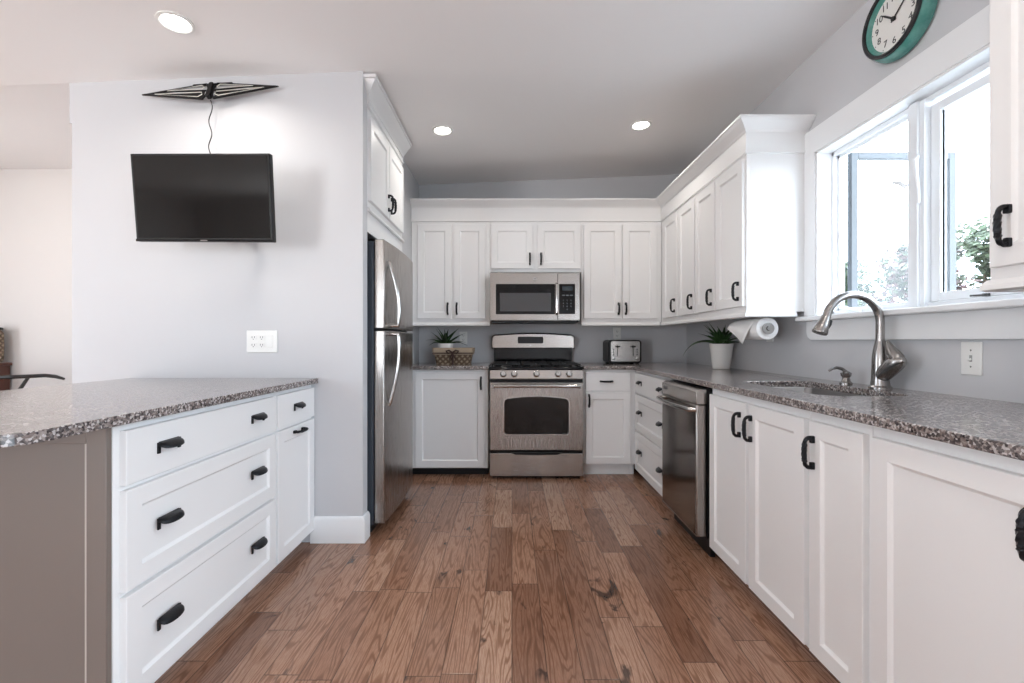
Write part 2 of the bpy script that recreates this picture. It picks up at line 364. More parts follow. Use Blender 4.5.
# insect screen frame in the open half, locks and crank
b = B(); b.box(FX0+.02, FX0+.03, 1.985, 2.0, WZ0+.02, WZ1-.03).box(FX0+.02, FX0+.03, WY1-.045, WY1-.03, WZ0+.02, WZ1-.03).box(FX0+.02, FX0+.03, 1.985, WY1-.03, WZ0+.02, WZ0+.035).box(FX0+.02, FX0+.03, 1.985, WY1-.03, WZ1-.05, WZ1-.034)
W('screen_frame', b, bev=0)
b = B(); b.tube([(FX0-.03, 1.917, 1.90), (FX0-.045, 1.915, 1.88), (FX0-.042, 1.912, 1.82), (FX0-.036, 1.910, 1.76), (FX0-.034, 1.909, 1.70)], [.008, .011, .008, .006, .005], 8); W('window_latch', b, bev=0)
b = B(); b.tube([(FX0-.006, 2.0, 1.80), (FX0-.03, 2.01, 1.82), (FX0-.04, 2.03, 1.83)], [.010, .009, .008], 8); W('window_latch', b, bev=0)
b = B(); b.box(FX0-.018, FX0, 2.26, 2.34, WZ0+.002, WZ0+.02); b.tube([(FX0-.02, 2.30, WZ0+.02), (FX0-.06, 2.32, WZ0+.04), (FX0-.06, 2.40, WZ0+.05)], .006, 8); W('window_crank', b, bev=0)
b = B(); b.box(FX0-.010, FX0, 1.655, 1.675, WZ0+.024, WZ0+.034).tube([(FX0-.006, 1.665, WZ0+.029), (FX0-.030, 1.70, WZ0+.029)], .004, 8); W('window_crank', b, mat('crank_dark', (.05, .05, .05), .4), bev=0)

struct(bx('added_shade_overhang', TRIM, XW+.13, XW+.95, -4, 5, 2.82, 2.92))  # unseen overhang added to shade the open sash
# ------------------------------------------------------------------ outside: ground and trees
struct(bx('ground', BOUNCE_GROUND, XW+.3, 60, -40, 60, -1.2, -1.0))  # unseen ground made pale and neutral to bounce light up to the ceiling
def tree(x, y, h, r, m, label, seed, blossom=None):
    rnd = random.Random(seed); t = thing('garden_tree', label, 'tree', (x, y, -1.0), 0, None)
    B().tube([(0, 0, 0), (.05, .02, h*.35), (0, .1, h*.7)], [.14, .10, .04], 8).obj('trunk', BARK, t)
    bm = B(); 
    cl = [(rnd.gauss(0, r*.42), rnd.gauss(0, r*.42), h*.62+rnd.uniform(-.35, .34)*h*.75) for _ in range(38)]
    for c in cl:
        cr = r*rnd.uniform(.28, .5)
        for _ in range(200):
            d = Vector((rnd.gauss(0, 1), rnd.gauss(0, 1), rnd.gauss(0, 1))).normalized()*cr*rnd.uniform(.6, 1)
            p = Vector(c)+d; u = Vector((rnd.gauss(0, 1), rnd.gauss(0, 1), rnd.gauss(0, 1))).normalized(); v = u.orthogonal().normalized(); s_ = rnd.uniform(.05, .11)
            f = bm.m.faces.new([bm.m.verts.new(p+q) for q in (u*s_*1.5, v*s_*.7, -u*s_*1.5, -v*s_*.7)])
            f.material_index = 1 if blossom and rnd.random() < .45 else 0
    me = bpy.data.meshes.new('foliage'); bm.m.to_mesh(me); bm.m.free(); me.materials.append(m); me.materials.append(blossom or m); put('foliage', me, t)
tree(14.0, 19.3, 6.0, 1.15, FOL[0], 'leafy green tree outside, at the left edge of the open sash', 1)
tree(14.6, 16.2, 6.2, 1.3, FOL[1], 'pale green and pink blossoming tree outside, in the middle of the open sash', 3, BLOSSOM)
tree(13.6, 13.0, 5.9, 1.15, FOL[1], 'pale green tree outside, seen through the right pane', 4)
tree(13.6, 10.2, 5.8, 1.15, FOL[0], 'green tree outside, beyond the right edge of the window', 5)

# ------------------------------------------------------------------ hardware meshes (shared)
def mk_pull():
    b = B(); H = .050; D = .030; pts = [(0, 0, -H)]
    for i in range(7): a = PI/2*i/6; pts.append((0, -(D-.018)-.018*math.sin(a), -H-.004+ .018*(1-math.cos(a))+.004))
    mid = [(0, -D-.002*math.sin(PI*k/16), -H+.018+(2*H-.036)*k/16) for k in range(1, 16)]; pts += mid
    for i in range(7): a = PI/2*(1-i/6); pts.append((0, -(D-.018)-.018*math.sin(a), H-.018*(1-math.cos(a))))
    pts.append((0, 0, H)); n = len(pts)
    rr = [.0076+.0014*abs(math.sin(i*1.4)) if 7 < i < n-8 else .0068 for i in range(n)]
    b.tube(pts, rr, 6, twist=7.0, up=(1, 0, 0))
    for z in (-H, H): sg = 1 if z > 0 else -1; b.prism(rrect(-.0075, .0075, min(z-sg*.018, z+sg*.006), max(z-sg*.018, z+sg*.006), .004, 3), -.010, 0)
    o = b.obj('door_pull', IRON, smooth=25); me = o.data; bpy.data.objects.remove(o); return me
def mk_cup():
    b = B(); Wd = .048; nu, nv = 16, 7; grid = []
    for i in range(nu+1):
        u = PI*i/nu; r = max(.0, math.sin(u))**.55; col = []
        for j in range(nv+1):
            v = PI/2*j/nv
            col.append(b.m.verts.new((-Wd*math.cos(u), -.003-.027*math.sin(v)*r, .016*(.35+.65*r) - .024*(1-math.cos(v))*r)))
        grid.append(col)
    for i in range(nu):
        for j in range(nv):
            b.m.faces.new((grid[i][j], grid[i+1][j], grid[i+1][j+1], grid[i][j+1]))
    bmesh.ops.remove_doubles(b.m, verts=b.m.verts, dist=1e-5)
    bmesh.ops.recalc_face_normals(b.m, faces=b.m.faces)
    bmesh.ops.solidify(b.m, geom=b.m.faces[:], thickness=.003)
    b.box(-Wd, -Wd+.010, -.005, 0, -.020, .014).box(Wd-.010, Wd, -.005, 0, -.020, .014).box(-Wd+.006, Wd-.006, -.003, 0, .004, .016)
    o = b.obj('cup_pull', IRON, smooth=50); me = o.data; bpy.data.objects.remove(o); return me
PULL, CUP = mk_pull(), mk_cup()

def front(parent, name, x0, x1, z0, z1, panel=True, m=WHITE, t=.02, st=.055):
    w_, h_ = x1-x0, z1-z0; b = B(); v = b.m.verts.new
    def ring(i, y): return [v(p) for p in ((i, y, i), (w_-i, y, i), (w_-i, y, h_-i), (i, y, h_-i))]
    rs = [ring(0, 0), ring(0, -t+.002), ring(.002, -t)]
    if panel: rs += [ring(st, -t), ring(st+.003, -t+.004), ring(st+.010, -t+.009)]
    for a, c in zip(rs, rs[1:]):
        for i in range(4): b.m.faces.new((a[i], a[(i+1) % 4], c[(i+1) % 4], c[i]))
    b.m.faces.new(rs[-1]); b.m.faces.new(rs[0][::-1])
    return b.obj(name, m, parent, (x0, -.0005, z0), smooth=20)
def cabinet(name, label, cat, loc, rotz, w_, dep, z0, z1, items, kick=0, group=None, m=WHITE, top=True, kickm=None):
    r = thing(name, label, cat, loc, rotz, group)
    b = B(); t = .018; b.box(0, t, .02, dep, z0, z1).box(w_-t, w_, .02, dep, z0, z1).box(t, w_-t, .02, dep, z0, z0+t).box(t, w_-t, dep-.008, dep, z0+t, z1)
    if top: b.box(t, w_-t, .02, dep-.008, z1-t, z1)
    b.box(0, w_, 0, .02, z0, z1)
    b.obj('cabinet_body', m, r, bevel=.0012, seg=1)
    if kick: B().box(0, w_, .055, .07, 0, z0).box(0, .015, .07, dep, 0, z0).box(w_-.015, w_, .07, dep, 0, z0).obj('toe_kick', kickm or m, r)
    for it in items:
        kind, x0, x1, a, c, panel, pulls = it
        f = front(r, kind, x0, x1, a, c, panel)
        for p in pulls:
            typ, px, pz = p[:3]
            if typ == 'c': put('cup_pull', CUP, f, (px-x0, -.0205, pz-a))
            elif typ == 'h': put('door_pull', PULL, f, (px-x0, -.0205, pz-a), (0, PI/2, 0))
            else: put('door_pull', PULL, f, (px-x0, -.0205, pz-a))
    return r

# ------------------------------------------------------------------ peninsula (left)
PX = -1.12; ZT = .887
# drawer bank: face frame at X=-1.12 facing +X, local x runs away from the camera
def three(w_, x0, x1, pulls=None):
    px = pulls or (x0+.155, x1-.155)
    return [('drawer', x0, x1, .707, .865, False, [('c', p, .792) for p in px]),
            ('drawer', x0, x1, .403, .692, True, [('c', p, .556) for p in px]),
            ('drawer', x0, x1, .075, .388, True, [('c', p, .243) for p in px])]
y0 = 1.277
pen = cabinet('drawer_cabinet', 'wide three-drawer white base cabinet at the near end of the left peninsula', 'cabinet', (PX, y0, 0), PI/2, .858, .78, .066, ZT,
        three(.858, .021, .843, (.180, .69)), kick=1)
cabinet('base_cabinet', 'narrow white cabinet with one drawer and trash pull-out door against the grey wall', 'cabinet', (PX, y0+.858, 0), PI/2, .404, .78, .066, ZT,
        [('drawer', .008, .398, .707, .865, False, [('c', .205, .79)]), ('door', .008, .398, .075, .692, True, [('h', .205, .664)])], kick=1)
# taupe end panel: framed, facing the camera
ep = thing('end_panel', 'taupe painted framed end panel under the near overhang of the peninsula', 'panel', (PX, y0, 0))
b = B(); b.box(-.80, -.002, -.012, -.001, .02, ZT); b.obj('panel_board', TAUPE, ep, bevel=.001)
b = B(); b.box(-.0565, -.001, -.020, -.012, .02, ZT).box(-.80, -.73, -.020, -.012, .02, ZT).box(-.73, -.0565, -.020, -.012, .02, .10).box(-.73, -.0565, -.020, -.012, ZT-.05, ZT)
b.obj('panel_frame', TAUPE, ep, bevel=.002)
b = B(); b.box(-.062, -.057, -.018, -.012, .10, ZT-.05).box(-.725, -.0625, -.018, -.012, .101, .107); b.obj('bead_moulding', mat('beige_bead', (.46, .41, .37), .4), ep)
# granite top with a rounded near corner
r = .09; ol = [(-2.12, .965)]
for i in range(9): a = -PI/2 + PI/2*i/8; ol.append((-1.08-r+r*math.cos(a), .965+r+r*math.sin(a)))
ol += [(-1.08, 2.538), (-2.12, 2.538)]
tag(slab('countertop', [ol], ZT+.001, .917, GRANITE, bevel=.005), 'speckled granite peninsula worktop with a rounded near corner on the left', 'countertop')

# ------------------------------------------------------------------ right run base cabinets (facing -X); local x runs towards the camera
RX = 1.03; DEP = XW-RX-.003
rb = lambda name, label, ystart, w_, items, **k: cabinet(name, label, 'cabinet', (RX, ystart, 0), -PI/2, w_, DEP, .063, ZT, items, kick=1, **k)
rb('drawer_cabinet', 'three-drawer white base cabinet in the corner just beyond the dishwasher', 3.787, .867, three(.867, .045, .85, (.20, .70)))
# sink base: two doors
ys = 2.338
rb('base_cabinet', 'white two-door sink base cabinet beside the dishwasher', ys, .768,
   [('door', .009, .368, .070, .852, True, [('p', .325, .752)]), ('door', .395, .762, .070, .852, True, [('p', .42, .752)])], top=False)
rb('base_cabinet', 'narrow single-door white base cabinet between the sink base and nearest cabinet', ys-.770, .268,
   [('door', .020, .257, .070, .852, True, [('p', .045, .748)])])
rb('base_cabinet', 'wide white base cabinet at the near right edge with twisted pull at its right side', ys-1.040, .80,
   [('door', .018, .47, .070, .852, True, [('p', .425, .748)]), ('door', .49, .78, .070, .852, True, [])])
# ------------------------------------------------------------------ back run base cabinets
BY = 3.79
cabinet('base_cabinet', 'white base cabinet with one large door left of the range', 'cabinet', (FL+.003, BY, 0), 0, .695, YB-BY-.003, .066, ZT,
        [('door', .09, .665, .075, .863, True, [('p', .635, .775)])], kick=1, kickm=BLACK)  # black kick board stands in for the shaded void under this cabinet
cabinet('base_cabinet', 'small white base cabinet with one drawer over a door right of the range', 'cabinet', (.592, BY, 0), 0, .436, YB-BY-.003, .10, ZT,
        [('drawer', .018, .392, .713, .865, False, [('h', .19, .79)]), ('door', .018, .392, .105, .698, True, [('p', .045, .63)])], kick=1)

# granite: L-shaped top with the sink cut-out, and a short piece left of the range
hole = rrect(1.165, 1.512, 1.70, 2.335, .06, 8)
tag(slab('countertop', [[(.592, 3.752), (.99, 3.752), (.99, .35), (XW-.002, .35), (XW-.002, YB-.002), (.592, YB-.002)], hole], ZT+.001, .917, GRANITE, bevel=.004),
    'long speckled granite worktop with the sink cut-out along the window wall', 'countertop')
tag(slab('countertop', [[(FL+.002, 3.752), (-.192, 3.752), (-.192, YB-.002), (FL+.002, YB-.002)]], ZT+.001, .917, GRANITE, bevel=.004),
    'short speckled granite worktop under the wicker basket left of the range', 'countertop')

# sink
sk = thing('kitchen_sink', 'stainless steel undermount sink set in the granite below the faucet', 'sink', (1.34, 2.02, .70))
b = B(); rs = []
for inset, z, rr in ((-.022, .186, .07), (-.004, .186, .06), (0, .180, .058), (.004, .05, .055), (.03, .004, .06), (.10, 0, .05)):
    rs.append([(x-1.34, y-2.02, z) for x, y in rrect(1.165+inset, 1.512-inset, 1.70+inset, 2.335-inset, rr, 8)])
b.rings(rs, cap=False); b.m.faces.new([v for v in b.m.verts][-len(rs[0]):])
o = b.obj('basin', SINKM, sk, smooth=50); md = o.modifiers.new('s', 'SOLIDIFY'); md.thickness = .0015; md.offset = 1
B().lathe([(.045, .004), (.042, .006), (.030, .005), (.012, .003)], 20, (0, 0, 0)).obj('drain', CHROME, sk)

# ------------------------------------------------------------------ faucet and soap dispenser
fa = thing('faucet', 'brushed nickel gooseneck pull-down faucet standing behind the sink', 'faucet', (1.60, 1.978, .917))
B().lathe([(.042, 0), (.042, .006), (.036, .012), (.032, .04), (.031, .09), (.030, .13), (.026, .165), (.019, .20), (.0185, .205)], 24).obj('faucet_body', NICKEL, fa)
pts = [(0, 0, .205), (0, 0, .255)]; R = .118
for i in range(19): a = PI*i/18*.94; pts.append((-R+R*math.cos(a), 0, .288+R*math.sin(a)))
B().tube(pts, .0165, 16).obj('spout', NICKEL, fa)
e = Vector(pts[-1]); d = (Vector((-.06, 0, -.14))).normalized()
b = B(); b.tube([e-d*.002, e+d*.008, e+d*.036, e+d*.072, e+d*.077], [.018, .0185, .024, .031, .029], 20); b.obj('spray_head', NICKEL, fa)
q = e+d*.036+Vector((.024, -.004, 0)); b = B(); b.tube([q-d*.02, q, q+d*.02], [.006, .009, .006], 10); b.obj('spray_button', BLACK, fa)
# lever: fat angled socket towards the camera with a tapering blade rising from it
b = B(); b.tube([(0, .0, .045), (.0, -.035, .075), (0, -.075, .108), (.0, -.105, .125), (0, -.122, .128)], [.028, .033, .034, .026, .010], 16); b.obj('lever_socket', NICKEL, fa)
b = B(); b.tube([(0, -.106, .112), (0, -.088, .132), (0, -.066, .156), (0, -.049, .182), (0, -.038, .207)], [.018, .027, .023, .015, .006], 14); b.obj('faucet_lever', NICKEL, fa)
sd = thing('soap_dispenser', 'small brushed nickel soap dispenser pump left of the faucet', 'soap dispenser', (1.60, 2.18, .917))
B().lathe([(.026, 0), (.026, .006), (.018, .014), (.015, .030), (.021, .040), (.023, .052), (.016, .058), (.008, .062)], 20).obj('pump_body', NICKEL, sd)
B().tube([(0, 0, .058), (-.02, 0, .072), (-.045, 0, .078), (-.07, 0, .070), (-.082, 0, .062)], [.008, .008, .007, .006, .005], 10).obj('pump_nozzle', NICKEL, sd)

# ------------------------------------------------------------------ dishwasher
dw = thing('dishwasher', 'stainless steel dishwasher with a curved bar handle in the right base run', 'dishwasher', (.955, 2.90, 0), -PI/2)
bx('dishwasher_tub', BLACK, 0, .545, .055, .60, .10, .875, dw)
b = B(); b.box(.004, .541, .0, .055, .105, .79, bevel := 0); _dd = b.obj('dishwasher_door', STEEL, dw, bevel=.006); B().box(.016, .529, -.0012, .001, .118, .778).obj('dark_front_sheet', steel('steel_dark_reflection', (.20, .185, .175), .14, (1, 1, 60), .01), _dd)  # darker copy of the door steel, colouring in the dark floor it reflects
b = B(); b.rings([[(.004, .0, .793), (.004, .0, .858), (.004, .02, .872), (.004, .055, .872), (.004, .055, .793)], [(.541, .0, .793), (.541, .0, .858), (.541, .02, .872), (.541, .055, .872), (.541, .055, .793)]])
cp = b.obj('control_panel', STEELH, dw, bevel=.002)
B().box(.04, .10, -.001, .001, .825, .842).obj('display', GLOSS, cp)
pts = [(.012, .0, .765)]+[(.02+.505*i/14, -.030-.024*math.sin(PI*i/14), .765) for i in range(15)]+[(.533, .0, .765)]
B().tube(pts, .0125, 12).obj('door_handle', CHROME, dw)
bx('dishwasher_kick', BLACK, .01, .535, .075, .10, 0, .10, dw)

# ------------------------------------------------------------------ upper cabinets
UY = 4.05; UX = 1.33; UZ0, UZ1 = 1.29, 2.20; DT, DBm = 2.155, 1.322
ub = lambda label, x0, x1, z0, items, **k: cabinet('upper_cabinet', label, 'cabinet', (x0, UY, 0), 0, x1-x0, YB-UY-.002, z0, UZ1, items, **k)
ub('white two-door upper cabinet left of the microwave above the wicker basket', FL+.002, -.197, UZ0,
   [('door', .055, .355, DBm, DT, True, [('p', .325, 1.41)]), ('door', .378, .658, DBm, DT, True, [('p', .405, 1.41)])])
ub('short white two-door upper cabinet directly above the microwave', -.196, .616, 1.735,
   [('door', .010, .382, 1.765, DT, True, [('p', .354, 1.85)]), ('door', .424, .804, 1.765, DT, True, [('p', .452, 1.85)])])
ub('white two-door upper cabinet right of the microwave above the toaster', .617, 1.328, UZ0,
   [('door', .020, .351, DBm, DT, True, [('p', .325, 1.41)]), ('door', .363, .668, DBm, DT, True, [('p', .389, 1.41)])])
ur = lambda label, ys_, w_, items, **k: cabinet('upper_cabinet', label, 'cabinet', (UX, ys_, 0), -PI/2, w_, XW-UX-.002, UZ0, UZ1, items, **k)
ur('far white two-door upper cabinet on the right wall next to the corner', 4.048, .783,
   [('door', .10, .425, DBm, DT, True, [('p', .385, 1.41)]), ('door', .455, .773, DBm, DT, True, [('p', .735, 1.41)])])
ur('near white two-door upper cabinet on the right wall beside the window', 3.263, .683,
   [('door', .008, .315, DBm, DT, True, [('p', .275, 1.41)]), ('door', .335, .672, DBm, DT, True, [('p', .63, 1.41)])])
ur('white upper cabinet at the right edge of the photo, right of the window', 1.266, .75,
   [('door', .016, .46, DBm, DT, True, [('p', .068, 1.425)]), ('door', .47, .74, DBm, DT, True, [])])
crown = [(0, 0), (.010, 0), (.014, .012), (.022, .018), (.045, .040), (.060, .050), (.064, .058), (.072, .060), (.072, .072), (0, .072)]
def crownset(label, path, z_frieze, z_crown, top, scale=1.0):
    t = thing('crown_moulding', label, 'moulding', (0, 0, 0))
    B().sweep(path, [(0, z_frieze), (.006, z_frieze), (.006, z_crown), (0, z_crown)]).obj('frieze_board', WHITE, t)
    k = (top-z_crown)/.072
    B().sweep(path, [(-.02 if o == 0 else o*scale, z_crown+z*k) for o, z in crown]).obj('crown_profile', WHITE, t)
    B().sweep(path, [(0, z_frieze-.002), (.012, z_frieze+.002), (.012, z_frieze+.014), (0, z_frieze+.018)]).obj('bead_strip', WHITE, t)
    return t
# path order: room must lie on the right-hand side of travel
main = [(FL+.001, UY-.0005), (UX-.0005, UY-.0005), (UX-.0005, 2.5795), (XW-.003, 2.5795)]
def rh(path): return path
crownset('long white crown moulding wrapping over the back and right upper cabinets', main, 2.185, 2.305, 2.372)
crownset('white crown moulding over the near right upper cabinet by the window', [(XW-.003, 1.2665), (UX-.0005, 1.2665), (UX-.0005, .5)], 2.185, 2.305, 2.372)
rail = [(-.016, 1.258), (.004, 1.258), (.014, 1.262), (.014, 1.276), (.004, 1.290), (0, 1.2895), (-.016, 1.2895)]
tag(B().sweep([(UX-.0005, UY-.012), (UX-.0005, 2.5795), (XW-.072, 2.5795)], rail).obj('light_rail', WHITE), 'white light rail moulding under the right wall upper cabinets', 'moulding')
tag(B().sweep([(XW-.09, 1.2665), (UX-.0005, 1.2665), (UX-.0005, .5)], rail).obj('light_rail', WHITE), 'white light rail moulding under the nearest upper cabinet at the photo edge', 'moulding')
tag(B().sweep([(FL+.003, UY-.0005), (-.199, UY-.0005)], rail).obj('light_rail', WHITE), 'white light rail moulding under the upper cabinet above the basket', 'moulding')
tag(B().sweep([(.619, UY-.0005), (UX-.02, UY-.0005)], rail).obj('light_rail', WHITE), 'white light rail moulding under the upper cabinet above the toaster', 'moulding')
# cabinet over the refrigerator
fc = cabinet('upper_cabinet', 'white two-door cabinet mounted high above the refrigerator', 'cabinet', (-.835, 2.622, 0), PI/2, .838, .62, 1.895, 2.50,
     [('door', .012, .40, 1.935, 2.42, True, [('p', .372, 2.03)]), ('door', .412, .80, 1.935, 2.42, True, [('p', .440, 2.03)])])
B().box(.0, .838, -.0005, .018, 1.755, 1.893).obj('filler_panel', WHITE, fc)
crownset('white crown moulding over the cabinet above the refrigerator', [(-.96, 2.6215), (-.8345, 2.6215), (-.8345, 3.4605)], 2.47, 2.515, 2.62)
tag(B().sweep([(-.8345, 2.624), (-.8345, 3.46)], [(0, 1.872), (.012, 1.872), (.018, 1.880), (.010, 1.895), (0, 1.895)]).obj('light_rail', WHITE), 'white light rail moulding between the refrigerator and the cabinet above it', 'moulding')

# ------------------------------------------------------------------ refrigerator (faces +X)
fr = thing('refrigerator', 'stainless steel top-freezer refrigerator in the alcove left of the back cabinets', 'refrigerator', (-.805, 2.645, 0), PI/2)
fw = .765
b = B(); b.box(.0, fw, .0, .66, .05, 1.705); b.obj('refrigerator_body', FRIDGESIDE, fr, bevel=.004)
b = B(); b.box(.03, fw-.03, .02, .06, .0, .05).box(.05, .12, .1, .6, 0, .05).box(fw-.12, fw-.05, .1, .6, 0, .05); b.obj('base_grille', BLACK, fr)
def fdoor(name, z0, z1):
    n = 14; ol = [(.002, -.004)]
    ol += [(fw*i/n if 0 < i < n else (.0 if i == 0 else fw), -.062-.016*math.sin(PI*i/n)) for i in range(n+1)] + [(fw-.002, -.004)]
    b = B(); b.rings([[(x, y, z) for x, y in ol] for z in (z0, z1)])
    return b.obj(name, STEEL, fr, bevel=.005, smooth=30)
d1 = fdoor('freezer_door', 1.197, 1.715); d2 = fdoor('refrigerator_door', .06, 1.183)
bx('door_gasket', BLACK, .012, fw-.012, -.02, .0, .07, 1.70, fr)
def fh(par, za, zb):   # bowed handle: fixed flush at za, standing off at zb by the door split
    pts = []
    for i in range(19):
        s_ = i/18; pts.append((.075+.01*s_, -.066-.062*math.sin(PI*min(1, s_*.62+.02))*1.0 , za+(zb-za)*s_))
    pts.append((.085, -.068, zb))
    rr = [.009]+[.0125]*17+[.013, .011]
    B().tube(pts, rr, 12).obj('door_handle', CHROME, par)
fh(d1, 1.60, 1.215); fh(d2, .735, 1.165)

# ------------------------------------------------------------------ range
rg = thing('range', 'stainless steel gas range with black grates between the back base cabinets', 'stove', (.199, 3.70, 0))
hw = .381
b = B(); b.box(-hw, hw, .03, .655, .03, .893).box(-hw+.02, hw-.02, .05, .6, 0, .03); b.obj('range_body', BLACK, rg, bevel=.002)
b = B(); b.box(-hw, hw, -.0, .03, .022, .212); dr = b.obj('storage_drawer', STEELH, rg, bevel=.006)
b = B(); b.prism([(-hw*.55, .216), (hw*.55, .216), (hw*.45, .200), (0, .196), (-hw*.45, .200)], -.0025, .01); b.obj('drawer_grip', BLACK, dr)
arch = [(-.262, .385), (-.250, .368), (.250, .368), (.262, .385)] + [(.262, .62), (.255, .643), (.235, .655)] + [(.235-.47*i/12, .655+.018*math.sin(PI*i/12)) for i in range(1, 12)] + [(-.235, .655), (-.255, .643), (-.262, .62)]
b = B(); b.box(-hw, hw, -.005, .03, .236, .787); dd = b.obj('oven_door', STEEL, rg, bevel=.006)
cx, cz_ = 0, .52
B().prism([(x*1.035, cz_+(z-cz_)*1.05) for x, z in arch], -.0065, -.004).obj('window_bezel', CHROME, dd)
B().prism(arch, -.0085, -.004).obj('oven_window', OVENGL, dd)
pts = [(-.350, -.005, .750), (-.352, -.035, .758)]+[(-.345+.69*i/12, -.048-.014*math.sin(PI*i/12), .760+.004*math.sin(PI*i/12)) for i in range(13)]+[(.352, -.035, .758), (.350, -.005, .750)]
B().tube(pts, .014, 12).obj('door_handle', CHROME, dd)
b = B(); b.rings([[(x, y, z) for y, z in ((-.012, .818), (.004, .888), (.06, .893), (.06, .812), (-.005, .812))] for x in (-hw, hw)]); cpn = b.obj('control_panel', STEELH, rg, bevel=.003)
kn = None
for x in (-.269, -.180, 0, .175, .264):
    b = B(); b.lathe([(.027, 0), (.027, -.006), (.022, -.009), (.020, -.028), (.016, -.031)], 20, (0, 0, 0), 'y'); b.box(-.003, .003, -.034, -.028, -.016, .016)
    b.obj('knob', CHROME, rg, (x, -.004, .855), (-.2, 0, 0), bevel=.001)
b = B(); b.box(-hw-.004, hw+.004, .0, .60, .893, .906); b.box(-hw-.004, hw+.004, .0, .02, .906, .914).box(-hw-.004, -hw+.012, .02, .6, .906, .914).box(hw-.012, hw+.004, .02, .6, .906, .914); b.obj('cooktop', GLOSS, rg, bevel=.003)
for k, x0 in enumerate((-.365, -.118, .128)):
    x1 = x0+.237; b = B(); zg = .936
    for y in (.035, .30, .575): b.box(x0, x1, y, y+.012, zg-.012, zg)
    for x in (x0, x1-.012): b.box(x, x+.012, .035, .587, zg-.012, zg)
    for y in (.17, .435):
        b.box(x0, x0+.08, y, y+.010, zg-.008, zg+.003).box(x1-.08, x1, y, y+.010, zg-.008, zg+.003).box((x0+x1)/2-.005, (x0+x1)/2+.005, y-.12, y-.04, zg-.008, zg+.003).box((x0+x1)/2-.005, (x0+x1)/2+.005, y+.05, y+.12, zg-.008, zg+.003)
    for x in (x0, x1-.012):
        for y in (.035, .575): b.box(x, x+.012, y, y+.012, .906, zg)
    b.obj('grate', CASTI, rg, bevel=.002)
    for y in (.17, .44):
        if k == 1 and y > .3: continue
        B().lathe([(.045, .906), (.042, .914), (.030, .916), (.028, .924), (.020, .926)], 20, ((x0+x1)/2, y, 0)).obj('burner', CASTI, rg)
b = B(); b.box(-hw+.012, hw-.012, .60, .655, .893, 1.06); b.obj('backguard_base', GLOSS, rg, bevel=.004)
hb = hw; hw = .389
top = [(-hw, 1.055), (hw, 1.055), (hw, 1.150), (hw-.008, 1.168), (hw-.03, 1.180)] + [(hw-.03-(2*hw-.06)*i/14, 1.180+.018*math.sin(PI*i/14)) for i in range(1, 14)] + [(-hw+.03, 1.180), (-hw+.008, 1.168), (-hw, 1.150)]
bgd = B().prism([(x*1.008, 1.1+(z-1.1)*1.06) for x, z in top], .600, .655).obj('backguard_trim', BLACK, rg, bevel=.004)
bg2 = B().prism(top, .578, .602).obj('backguard', STEELH, rg, bevel=.008)
B().prism(rrect(-.145, .095, 1.102, 1.165, .012), .5755, .582).obj('clock_display', GLOSS, bg2)
B().lathe([(.008, .5765), (.008, .582)], 16, (-.025, 0, 1.083), 'y').obj('badge', CHROME, bg2)

hw = hb
# ------------------------------------------------------------------ microwave
mw = thing('microwave', 'stainless steel over-the-range microwave hung below the short upper cabinet', 'microwave', (.199, 3.94, 0))
b = B(); b.box(-.389, .389, .02, .438, 1.300, 1.713); b.obj('microwave_body', STEELH, mw, bevel=.002)
b = B(); b.box(-.38, .38, .005, .40, 1.286, 1.2995); b.obj('vent_base', BLACK, mw)
b = B(); b.box(-.390, .196, 0, .02, 1.303, 1.713); md_ = b.obj('microwave_door', STEELH, mw, bevel=.003)
b = B(); b.box(.198, .390, 0, .02, 1.303, 1.713); mp = b.obj('control_panel', STEELH, mw, bevel=.003)
B().prism(rrect(-.339, .173, 1.356, 1.618, .006), -.003, .005).obj('door_glass', GLOSS, md_)
B().prism(rrect(-.304, .138, 1.381, 1.54, .004), -.0042, -.0028).obj('viewing_window', GREYGL, md_)
B().lathe([(.018, -.002), (.016, -.004), (.0, -.004)][:2], 20, (0, 0, 1.662), 'y').obj('badge', CHROME, md_)
text('badge_mark', 'GE', .016, SLOT, md_, (0, -.0045, 1.662), (PI/2, 0, 0))
pts = [(.186, 0, 1.355), (.186, -.022, 1.362)]+[(.186, -.030-.008*math.sin(PI*i/10), 1.37+.235*i/10) for i in range(11)]+[(.186, -.022, 1.613), (.186, 0, 1.62)]
B().tube(pts, .0095, 10).obj('door_handle', CHROME, md_)
B().prism(rrect(.208, .347, 1.358, 1.618, .006), -.003, .005).obj('keypad', GLOSS, mp)
B().box(.235, .325, -.0038, -.0028, 1.56, 1.598).obj('display', mat('dim_display', (.02, .03, .04), .2), mp)
KEY = mat('key_print', (.16, .17, .19), .4)
keys = ('1', '2', '3', '4', '5', '6', '7', '8', '9', '0')
for i, k in enumerate(keys): text('key_print', k, .018, KEY, mp, (.245+.033*(i % 3) + (.033 if k == '0' else 0), -.0034, 1.475-.026*(i//3)), (PI/2, 0, 0), .0003)
for i in range(3): B().box(.235+.034*i, .258+.034*i, -.0038, -.0028, 1.515, 1.524).obj('key_print', KEY, mp)

